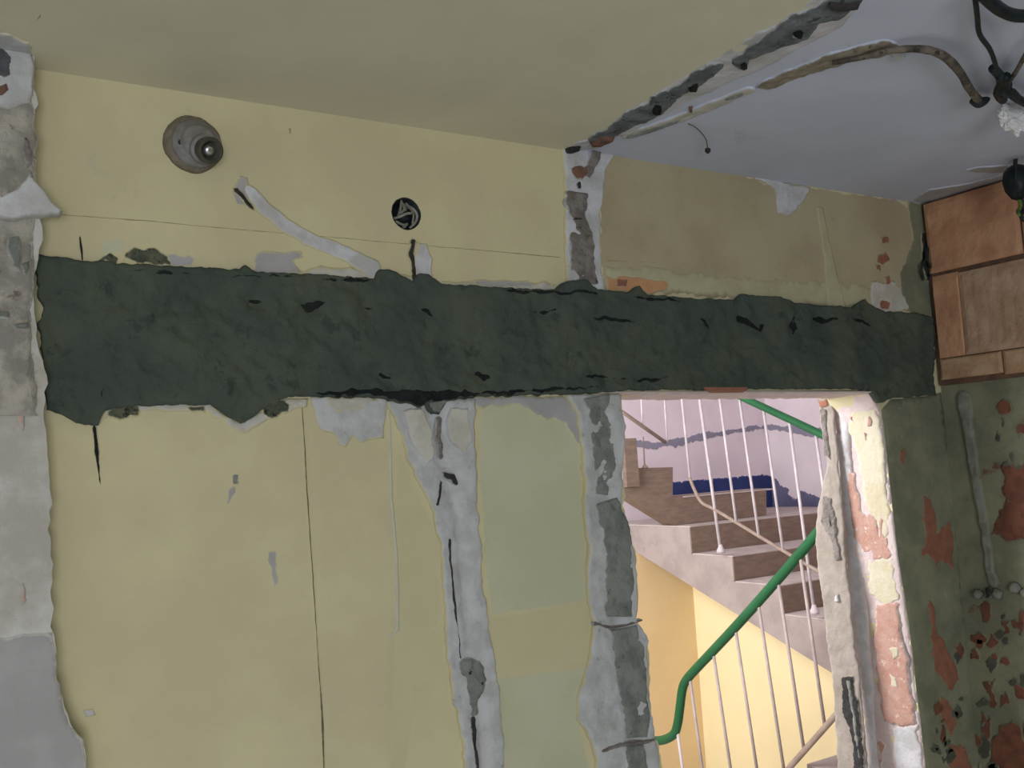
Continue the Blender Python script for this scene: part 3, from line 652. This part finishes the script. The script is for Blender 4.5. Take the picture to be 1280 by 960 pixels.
brick((-.022, 2.095), (-.100, 2.326), BRK)
brick((-.102, 2.095), (-.42, 2.322), BRK2, 'brick', (-.12, -.42))
brick((-.020, 2.035), (-.20, 2.092), BRK3)
brick((-.204, 2.030), (-.42, 2.092), BRK3)
brick((-.292, 2.33), (-.56, 2.53), BRK)
brick((-.43, 2.03), (-.70, 2.32), BRK)
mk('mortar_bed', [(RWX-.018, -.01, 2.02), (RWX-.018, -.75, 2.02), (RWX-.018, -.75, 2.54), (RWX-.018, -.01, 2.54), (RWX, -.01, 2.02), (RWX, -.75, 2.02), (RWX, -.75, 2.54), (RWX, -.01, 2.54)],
   [(0, 1, 2, 3), (4, 5, 6, 7), (0, 1, 5, 4), (1, 2, 6, 5), (2, 3, 7, 6), (3, 0, 4, 7)], mat('brown_bed_mortar', (120, 92, 74), (100, 78, 64), 30, None, bump=.6), wr)  # brown mortar bed showing between the bricks
# corner cavity beside the bricks, its shade a dark patch, with cables
patch('open_chase', [(1150, 292), (1160, 286), (1168, 300), (1168, 350), (1158, 352), (1150, 330)], W, NW, DRK, wf, .006, .003, .005)
cc = thing('corner_cable', 'thin dark cable loops poking from the corner hole left of the bricks', 'cable', W(1158, 320))
tube('cable_loop', curve([W(1154, 350, -.012), W(1152, 335, -.02), W(1158, 322, -.02), W(1160, 305, -.016), W(1158, 292, -.01)]), .004, CABD, cc)
tube('cable_loop', curve([W(1160, 350, -.012), W(1165, 338, -.02), W(1160, 326, -.024), W(1156, 310, -.014)]), .003, CABD, cc)
# surface on the right wall below the bricks
for q in ([(1252, 585), (1290, 575), (1300, 680), (1262, 672), (1240, 668), (1244, 640), (1254, 622)], [(1252, 505), (1262, 500), (1262, 515), (1254, 518)], [(1270, 530), (1290, 520), (1290, 545), (1272, 548)],
          [(1252, 778), (1262, 776), (1264, 794), (1254, 796)], [(1212, 812), (1222, 808), (1224, 824), (1214, 826)], [(1228, 850), (1246, 860), (1250, 890), (1236, 884)], [(1246, 905), (1270, 900), (1290, 930), (1290, 985), (1256, 985), (1240, 950)],
          [(1214, 905), (1226, 920), (1232, 950), (1222, 940)], [(1268, 850), (1290, 858), (1290, 880), (1272, 872)]):
    patch('brick_spot', q, RW, NR, mat('dull_red_brick', (128, 84, 66), (104, 70, 56), 30, (120, 112, 92), 50, .62, .5, 60) if not MATS.get('dull_red_brick') else MATS['dull_red_brick'], wr, .004, .016, .006)
center('plaster_strip', [(1205, 488, 20), (1212, 540, 15), (1222, 600, 13), (1232, 660, 12), (1240, 715, 12), (1246, 735, 16)], RW, NR, mat('grey_cable_plaster', (140, 142, 132), (120, 122, 112), 20, None, bump=.5), wr, h=H(.010, .004, 30, 3), amp=.003, seg=.006)
for x, y, r in ((1224, 742, .013), (1248, 742, .014), (1270, 735, .015), (1284, 742, .014)):
    c = RW(x, y)
    lathe('plaster_lump', [(r*.2, .02), (r*.7, .016), (r, .008), (r*1.1, 0)], c, NR, MATS['grey_cable_plaster'], wr, 14, .3, x)
DR = MATS['dull_red_brick']; GDK = mat('damp_dark_plaster', (96, 98, 84), (80, 82, 72), 20, None, bump=.5)
rng = random.Random(5)
def blot(x, y, sx, sy):
    return [(x+sx*math.cos(a)*rng.uniform(.5, 1.1), y+sy*math.sin(a)*rng.uniform(.5, 1.1)) for a in [k*math.tau/9 for k in range(9)]]
for k in range(34):
    x, y = rng.uniform(1222, 1290), rng.uniform(760, 970)
    patch('brick_spot', blot(x, y, rng.uniform(4, 11), rng.uniform(6, 18)), RW, NR, rng.choice((DR, GDK, GDK)) if k % 3 else DR, wr, .003, .010, .006)
for k in range(16):
    x, y = rng.uniform(1168, 1200), rng.uniform(800, 965)
    patch('brick_spot', blot(x, y, rng.uniform(3, 9), rng.uniform(5, 14)), W, NW, rng.choice((DR, GDK, GDK)), wf, .005, .008, .006)
for k in range(8):
    patch('brick_spot', blot(rng.uniform(1245, 1285), rng.uniform(500, 600), rng.uniform(3, 7), rng.uniform(4, 9)), RW, NR, GDK, wr, .003, .008, .006)
patch('open_chase', [(1234, 735), (1240, 733), (1242, 745), (1236, 748)], RW, NR, DRK, wr, .014, .003, .004)

# ------------------------------------------------------------------ porcelain lamp holder on the wall
c = W(245, 183)
lh = thing('wall_lamp_holder', 'old grey porcelain lamp holder on the yellow wall at upper left', 'lamp holder', c)
r0 = (W(279, 180)-W(207, 180)).length/2
lathe('backing_ring', [(r0*1.02, -.002), (r0, .006), (r0*.96, .010), (r0*.6, .012), (0.001, .012)], W(241, 181), NW, GRIME, lh, 36, .06, 3)
lathe('base', [(r0*.84, 0), (r0*.84, .016), (r0*.80, .020), (r0*.60, .023), (r0*.56, .026), (r0*.55, .034), (r0*.47, .037), (0.001, .037)], W(243, 183), NW, PORC, lh, 36)
ax = Vector((.16, -1, -.42)).normalized()
lathe('socket', [(r0*.44, .034), (r0*.43, .046), (r0*.40, .050), (r0*.40, .058), (r0*.46, .062), (r0*.46, .070), (r0*.42, .074), (r0*.33, .074), (r0*.31, .050), (.001, .050)], W(243, 183), ax, DPORC, lh, 32)
lathe('collar', [(r0*.50, .040), (r0*.50, .048), (r0*.44, .050), (r0*.40, .050)], W(243, 183), ax, PORC, lh, 32)
lathe('contact', [(.010, .050), (.010, .064), (.006, .068), (.001, .068)], W(243, 183), ax, METAL, lh, 12)
lathe('screw_hole', [(.0045, .018), (.0045, .0235), (.001, .0235)], W(222, 183), NW, DRK, lh, 12)

# ------------------------------------------------------------------ round junction box with loose wires
jb = thing('junction_box', 'round black junction box with loose pale wires set in the yellow wall', 'junction box', JBX+Vector((0, .02, 0)))
lathe('box_cup', [(JBR*.99, -.0005), (JBR*.97, -.001), (JBR*.93, -.001), (JBR*.92, -.045), (.001, -.045)], JBX, NW, BLK, jb, 30, cap0=False)
def jw(pts, r=.0028): tube('wire', curve([JBX+Vector((x*JBR, d, z*JBR)) for x, z, d in pts], 6), r, CABW, jb, 8)
jw([(-.15, .9, .01), (-.32, .55, .0), (-.38, .2, .002), (-.3, -.1, .02)]); jw([(-.12, .85, .012), (-.12, .5, .004), (-.1, .25, .003), (-.3, .05, .008)])
jw([(-.75, -.25, .02), (-.4, -.2, .004), (0, .0, 0), (.4, .1, .003), (.55, .4, .01), (.2, .65, .02)])
jw([(.2, .7, .015), (.55, .35, .004), (.75, 0, .003), (.7, -.4, .006), (.4, -.75, .015)]); jw([(.1, .55, .01), (.2, .75, .012), (.35, .5, .01), (.6, .1, .008), (.55, -.5, .012)], .0022)
jw([(-.6, -.45, .01), (-.2, -.7, .003), (.1, -.6, .006), (-.15, -.85, .012)]); jw([(-.05, .5, .012), (.05, .25, .006), (.15, .4, .01)], .002)

# ------------------------------------------------------------------ ceiling cables
fc = thing('flat_cable', 'aged flat brown cable curling out of the ceiling chase', 'cable', CE(1120, 55))
P = [CE(x, y)+Vector((0, 0, -d)) for x, y, d in [(1040, 73, .008), (1080, 64, .010), (1110, 55, .012), (1150, 50, .016), (1178, 56, .02), (1198, 74, .024), (1210, 96, .022), (1222, 114, .018)]]
tube('sheath', curve(P, 8), .007, CABB, fc, 10, rads=[.004+.0035*math.sin(min(1, i/40)*math.pi*.5)+.0011*fr((i*.37, 0, 0), 1, 3, 4) for i in range(57)])
tube('cable_tip', curve([P[-1]+Vector((-.012, .01, .0)), P[-1]+Vector((.004, 0, -.004)), P[-1]+Vector((.022, -.004, .003)), P[-1]+Vector((.04, .002, .01))], 5), .006, CABD, fc, 10, rads=[.004, .006, .008, .01, .011, .011, .010, .009, .008, .007, .006, .005, .004, .003, .003, .002])
sw = thing('hanging_wire', 'short thin curled wire with a dark blob hanging below the white ceiling', 'wire', CE(865, 155))
tube('strand', curve([CE(x, y)+Vector((0, 0, -d)) for x, y, d in [(860, 154, .001), (868, 155, .006), (876, 160, .010), (882, 168, .012), (884, 178, .014)]], 6), .0012, CABB, sw, 8)
lathe('blob', [(.001, -.006), (.006, -.003), (.0065, .002), (.004, .006), (.001, .008)], CE(884, 180)+Vector((0, 0, -.014)), NC, DRK, sw, 14, .2, 2)

cb = thing('dark_cable_bundle', 'dark cables knotted together and hanging from the ceiling at upper right', 'cable', CE(1255, 95))
def cp(l, d=.02): return [CE(x, y)+Vector((0, 0, -d)) for x, y in l]
tube('cable', curve(cp([(1217, -20), (1220, 5), (1223, 28), (1236, 48), (1243, 68), (1247, 90)])), .0042, CABD, cb)
tube('cable', curve(cp([(1300, 30), (1282, 52), (1270, 74), (1258, 92), (1250, 104)])), .0042, CABB, cb)
tube('cable', curve(cp([(1240, 72), (1250, 84), (1258, 100), (1272, 112), (1295, 124)])), .0085, CABD, cb)
tube('cable', curve(cp([(1247, 78), (1256, 92), (1250, 108), (1262, 98), (1276, 110), (1300, 112)], .026)), .007, CABD, cb)
tube('cable', curve(cp([(1256, 80), (1246, 100), (1252, 110)], .024)), .009, BLK, cb)
lathe('knot', [(.001, -.022), (.010, -.016), (.014, -.004), (.013, .008), (.008, .018), (.001, .02)], CE(1255, 94)+Vector((0, 0, -.022)), Vector((.4, .3, -.8)), BLK, cb, 16, .35, 4)
tube('cable', curve(cp([(1225, -32), (1250, -10), (1275, -3), (1310, -8)], .03)), .010, BLK, cb)
# crumpled white sheet hanging beneath the knot
ws = thing('crumpled_sheet', 'crumpled shiny white plastic scrap hanging under the dark cable knot', 'plastic scrap', CE(1262, 130)+Vector((0, 0, -.03)))
bm = bmesh.new(); bmesh.ops.create_icosphere(bm, subdivisions=4, radius=1)
cc0 = CE(1266, 130)+Vector((0, 0, -.035)); e1 = (CE(1286, 152)-CE(1246, 112)); e1 = e1.normalized()
for v in bm.verts:
    d = v.co.copy(); s = 1+.45*noise.fractal(d*2.2, 1, 2, 5)+.25*abs(noise.noise(d*5))
    p = d*s; v.co = cc0 + RT*(p.x*.026+p.y*.010)+UP*(p.y*.018-p.x*.017)+FWD*p.z*.014
me = bpy.data.meshes.new('foil'); bm.to_mesh(me); bm.free(); o = link('folded_sheet', me, FOIL, ws)

# black hanging holder by the bricks
hb = thing('black_lamp_socket', 'black lamp socket hanging on a cable in front of the bricks', 'lamp socket', hit(1270, 225, 0, 2.28))
hc = hit(1272, 232, 0, 2.30); axh = (hit(1266, 190, 0, 2.30)-hit(1274, 272, 0, 2.30)).normalized()
lathe('socket_body', [(.008, .052), (.020, .046), (.030, .034), (.034, .010), (.030, -.012), (.018, -.030), (.006, -.036)], hc, axh, BLK, hb, 8)
tube('rib', curve([hc+axh*.045+Vector((-.022, -.014, 0)), hc+axh*.01+Vector((-.034, -.016, 0)), hc-axh*.03+Vector((-.016, -.012, 0))], 5), .002, CABD, hb, 8)
tube('lead', curve([hc+axh*.045, hc+axh*.075+Vector((.01, .0, 0)), hc+axh*.14+Vector((.05, -.03, 0)), Vector((hc.x+.09, hc.y-.05, CEIL-.004))], 6), .005, CABD, hb)
tube('green_wire', curve([hc-axh*.03, hc-axh*.05+Vector((.006, 0, 0)), hc-axh*.065+Vector((-.010, 0, .0)), hc-axh*.078+Vector((.004, 0, 0)), hc-axh*.092+Vector((.02, -.01, 0))], 5), .0045, CABG, hb)
tube('dark_lead', curve([hc-axh*.03+Vector((.01, 0, 0)), hc-axh*.06+Vector((.015, 0, 0)), hc-axh*.075+Vector((.0, 0, 0)), hc-axh*.09+Vector((.025, 0, 0))], 5), .005, CABD, hb)

# ------------------------------------------------------------------ stairwell shell
SY, SX, SZ = 3.05, 5.0, 4.2
sb = struct(box('wall_stair_back', (.6, SY, 0), (SX+.15, SY+.15, SZ), WHT))
sr = struct(box('wall_stair_right', (SX, T, 0), (SX+.15, SY, SZ), WHT))
struct(box('ceiling', (.6, .15, SZ), (SX+.15, SY+.15, SZ+.1), WHT)).name = 'ceiling_stair'
struct(box('wall_stair_front', (RWX+.15, 0, 0), (SX+.15, .15, SZ), WHT))
struct(box('wall_stair_upper', (.6, 0, CEIL+.2), (RWX+.15, .15, SZ), WHT))
# left stair wall with a window that lets the daylight in
sl = struct(slab('wall_stair_left', [[Vector((.7, .15, 0)), Vector((.7, .15, SZ)), Vector((.7, SY, SZ)), Vector((.7, SY, 0))],
      [Vector((.7, .85, 1.7)), Vector((.7, 2.25, 1.7)), Vector((.7, 2.25, 3.0)), Vector((.7, .85, 3.0))]], Vector((1, 0, 0)), 0, WHT, None, .12))
w2 = struct(box('window_2', (.60, .85, 1.7), (.66, .91, 3.0), WIN))
for a, b in (((2.19, 1.7), (2.25, 3.0)), ((.85, 1.7), (2.25, 1.76)), ((.85, 2.94), (2.25, 3.0)), ((1.51, 1.7), (1.59, 3.0))):
    box('window_frame', (.60, a[0], a[1]), (.66, b[0], b[1]), WIN, w2)
struct(slab('wall_stair_under', [[Vector((3.95, y, z)) for y, z in ((.3, 0), (2.75, 0), (2.75, 1.325), (1.08, .715), (1.08, .70), (.3, .42))]], NR, 0, PAL, None, .1))
struct(box('wall_stair_landing', (.7, 2.75, 0), (3.95, 2.85, 1.335), ORG))
# blue dado, with stair shadow drawn in on the side wall, and grey band
BW = lambda x, y: hit(x, y, 1, SY)
patch('dado', [(835, 602), (880, 598), (958, 592), (966, 596), (968, 680), (835, 690)], BW, NW, BLU, sb, .003, .002)
SRW = lambda x, y: hit(x, y, 0, SX)
patch('dado', [(961, 593), (972, 598), (976, 606), (988, 610), (986, 618), (996, 622), (1000, 612), (1012, 616), (1030, 624), (1060, 650), (1060, 740), (961, 690)], SRW, NR, mat('dado_painted_shadow', (106, 108, 136), (96, 98, 126), 6, None, bump=.05), sr, .003, .003)  # stepped top edge and greyed tone paint the stairs' shadow on the dado
center('wall_band', [(786, 555, 10), (820, 556, 8), (850, 552, 10), (880, 545, 9), (920, 538, 6), (955, 534, 7)], BW, NW, BLG, sb, h=lambda p, u, v: .003, amp=.012)  # irregular grey-blue strip crossing the stair walls
center('wall_band', [(958, 534, 7), (985, 536, 9), (1015, 540, 12), (1050, 548, 14)], SRW, NR, BLG, sr, h=lambda p, u, v: .003, amp=.012)

# ------------------------------------------------------------------ staircase
st = thing('staircase', 'concrete staircase with brown risers climbing away behind the doorway', 'staircase', (3.54, 1.4, 0))
X0, X1 = 3.54, SX-.004
def prism(name, yz, x0, x1, m, parent):
    loop = [Vector((x0, y, z)) for y, z in yz]
    return slab(name, [loop], Vector((-1, 0, 0)), 0, m, parent, x1-x0)
lv = [(2.286, 1.49), (1.983, 1.346), (1.678, 1.22), (1.375, 1.085), (1.07, .95)]   # riser position, level behind it
prof = [(2.404, 1.49)]
yz = [(SY-.004, 1.336), (SY-.004, 1.49), (2.286, 1.49)]
for k in range(1, len(lv)):
    yz += [(lv[k-1][0], lv[k][1]), (lv[k][0], lv[k][1])]
yz += [(1.07, .80), (1.07, .728), (2.754, 1.337)]
prism('stair_body', yz, X0, X1, SCON, st)
for k in range(len(lv)-1):
    y, zt = lv[k]; zb = lv[k+1][1]
    box('riser', (X0+.0, y-.008, zb+.004), (X1, y-.001, zt-.001), BRN, st)
    box('tread', (X0-.002, y-.008, zt-.001), (X1, (lv[k-1][0] if k else SY-.004)-.013, zt+.004), TREAD, st)
box('tread', (X0-.002, lv[4][0], lv[4][1]-.002), (X1, lv[3][0]-.013, lv[4][1]+.004), TREAD, st)
# winder block and the next flight, climbing to the left from the landing
nf = thing('upper_stair_flight', 'brown shaded upper stair flight rising left from the landing', 'staircase', (3.6, 2.42, 1.494))
YF = 2.42
fl = lambda x, y: hit(x, y, 1, YF)
loop = [fl(843, 657), fl(780, 617), fl(740, 592), fl(740, 545), fl(752, 545), fl(752, 560), fl(770, 560), fl(770, 600), fl(794, 600), fl(794, 585), fl(841, 584), fl(841, 621), fl(958, 611), fl(958, 644)]
for v in loop: v.z = max(v.z, 1.4965)
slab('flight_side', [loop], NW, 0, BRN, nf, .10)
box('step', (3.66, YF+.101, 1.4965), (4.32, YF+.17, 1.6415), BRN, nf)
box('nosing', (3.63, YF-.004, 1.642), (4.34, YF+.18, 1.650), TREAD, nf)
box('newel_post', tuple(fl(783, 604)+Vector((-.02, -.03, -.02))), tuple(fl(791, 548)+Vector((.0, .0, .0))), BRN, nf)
tube('thin_post', [fl(806, 586), fl(804, 546)], .004, BALT, nf, 8)
lathe('post_foot', [(.018, 0), (.012, .012), (.005, .02)], fl(806.5, 585), Vector((0, 0, 1)), BALT, nf, 12)
# upper rails
ur = nf
u_ = lambda x, y: hit(x, y, 1, 2.3)
tube('handrail', [u_(740, 492), u_(778, 515), u_(832, 553)], .010, BALT, ur, 10)
for a, b in (((801, 480), (803, 532)), ((829, 470), (834, 553))): tube('baluster', [u_(*a), u_(*b)], .005, BAL, ur, 8)

# ------------------------------------------------------------------ railing of the visible flight
fr_ = thing('stair_railing', 'railing with green handrail and white balusters on the brown-stepped flight', 'railing', (3.5, 1.6, 1.1))
F3 = lambda x, y: hit(x, y, 0, 3.50)
tube('handrail', curve([F3(840, 455), F3(935, 500), F3(1010, 535), F3(1060, 559)], 3), .018, GRN, fr_, 14)
def hy(x): return 500+(x-935)*.467
for xt, yt, xb, yb, r in ((852.6, 501, 862.4, 597, .007), (874.8, 501, 900.6, 688, .0085), (900, 501, 920.5, 654.6, .0072), (927, 517, 948.7, 672, .0072), (954.5, 513, 979, 690, .0068), (987, 529, 1017.6, 764, .0075), (1020, 545, 1046, 730, .007)):
    s = (xb-xt)/(yb-yt); y2 = hy(xt)+2; x2 = xt+(y2-yt)*s
    tube('baluster', [F3(x2, y2), F3(xb, yb)], r, BAL, fr_, 10)
for x, y in ((901, 688), (1018, 764)):
    c = F3(x, y); lathe('baluster_foot', [(.022, -.012), (.022, 0), (.013, .016), (.009, .03)], c, Vector((0, 0, 1)), BAL, fr_, 14)
tube('bottom_bar', curve([F3(862, 597), F3(868, 612), F3(877, 628), F3(893.6, 637), F3(940, 665), F3(985, 692), F3(1040, 724)], 4), .009, BALT, fr_, 8)

# ------------------------------------------------------------------ nearer railing
nr_ = thing('near_stair_railing', 'nearer railing with thick curved green handrail and grey balusters, low in the doorway', 'railing', (3.1, 1.6, .3))
N3 = lambda x, y: hit(x, y, 0, 3.10)
P = [N3(x, y) for x, y in [(815, 926), (829, 925), (842, 918), (847, 905), (850, 884), (853, 862), (858, 850), (872, 834), (890, 815), (930, 772), (975, 721), (1017, 672), (1040, 645)]]
tube('handrail', curve(P, 5), .0215, GRN, nr_, 16)
sl_ = lambda x: 672+(1017-x)*1.09
for xt, yt, xb, yb in ((847, 916, 860, 1010), (862, 845, 886, 1020), (891, 812, 919, 1000), (919, 784, 952, 1000), (947.5, 752, 982, 976), (972.5, 726, 1005, 938), (1000, 694, 1031, 908), (1026, 664, 1056, 880)):
    tube('baluster', [N3(xt, yt), N3(xb, yb)], .0072, BAL if xt < 850 else mat('grey_rod', (176, 164, 160), (164, 152, 150), 20, None, bump=0, rough=.5) if not MATS.get('grey_rod') else MATS['grey_rod'], nr_, 10)
tube('bottom_bar', [N3(930, 1030), N3(990, 956), N3(1050, 888), N3(1062, 874)], .013, BALT, nr_, 10)
# top of the lower flight beside that railing
lf = thing('lower_stair_flight', 'concrete edge of the lower flight at the bottom right of the doorway', 'staircase', (3.2, 1.0, 0))
prism('stair_body', [(1.9, 0), (1.9, .12), (1.7, .12), (1.7, .26), (1.45, .26), (1.45, .41), (1.25, .41), (1.25, .56), (1.08, .56), (1.08, .70), (.75, .70), (.75, 0)], 3.16, 3.9, SCON, lf)

for o in bpy.data.objects:
    if '_loc' in o.keys(): del o['_loc']
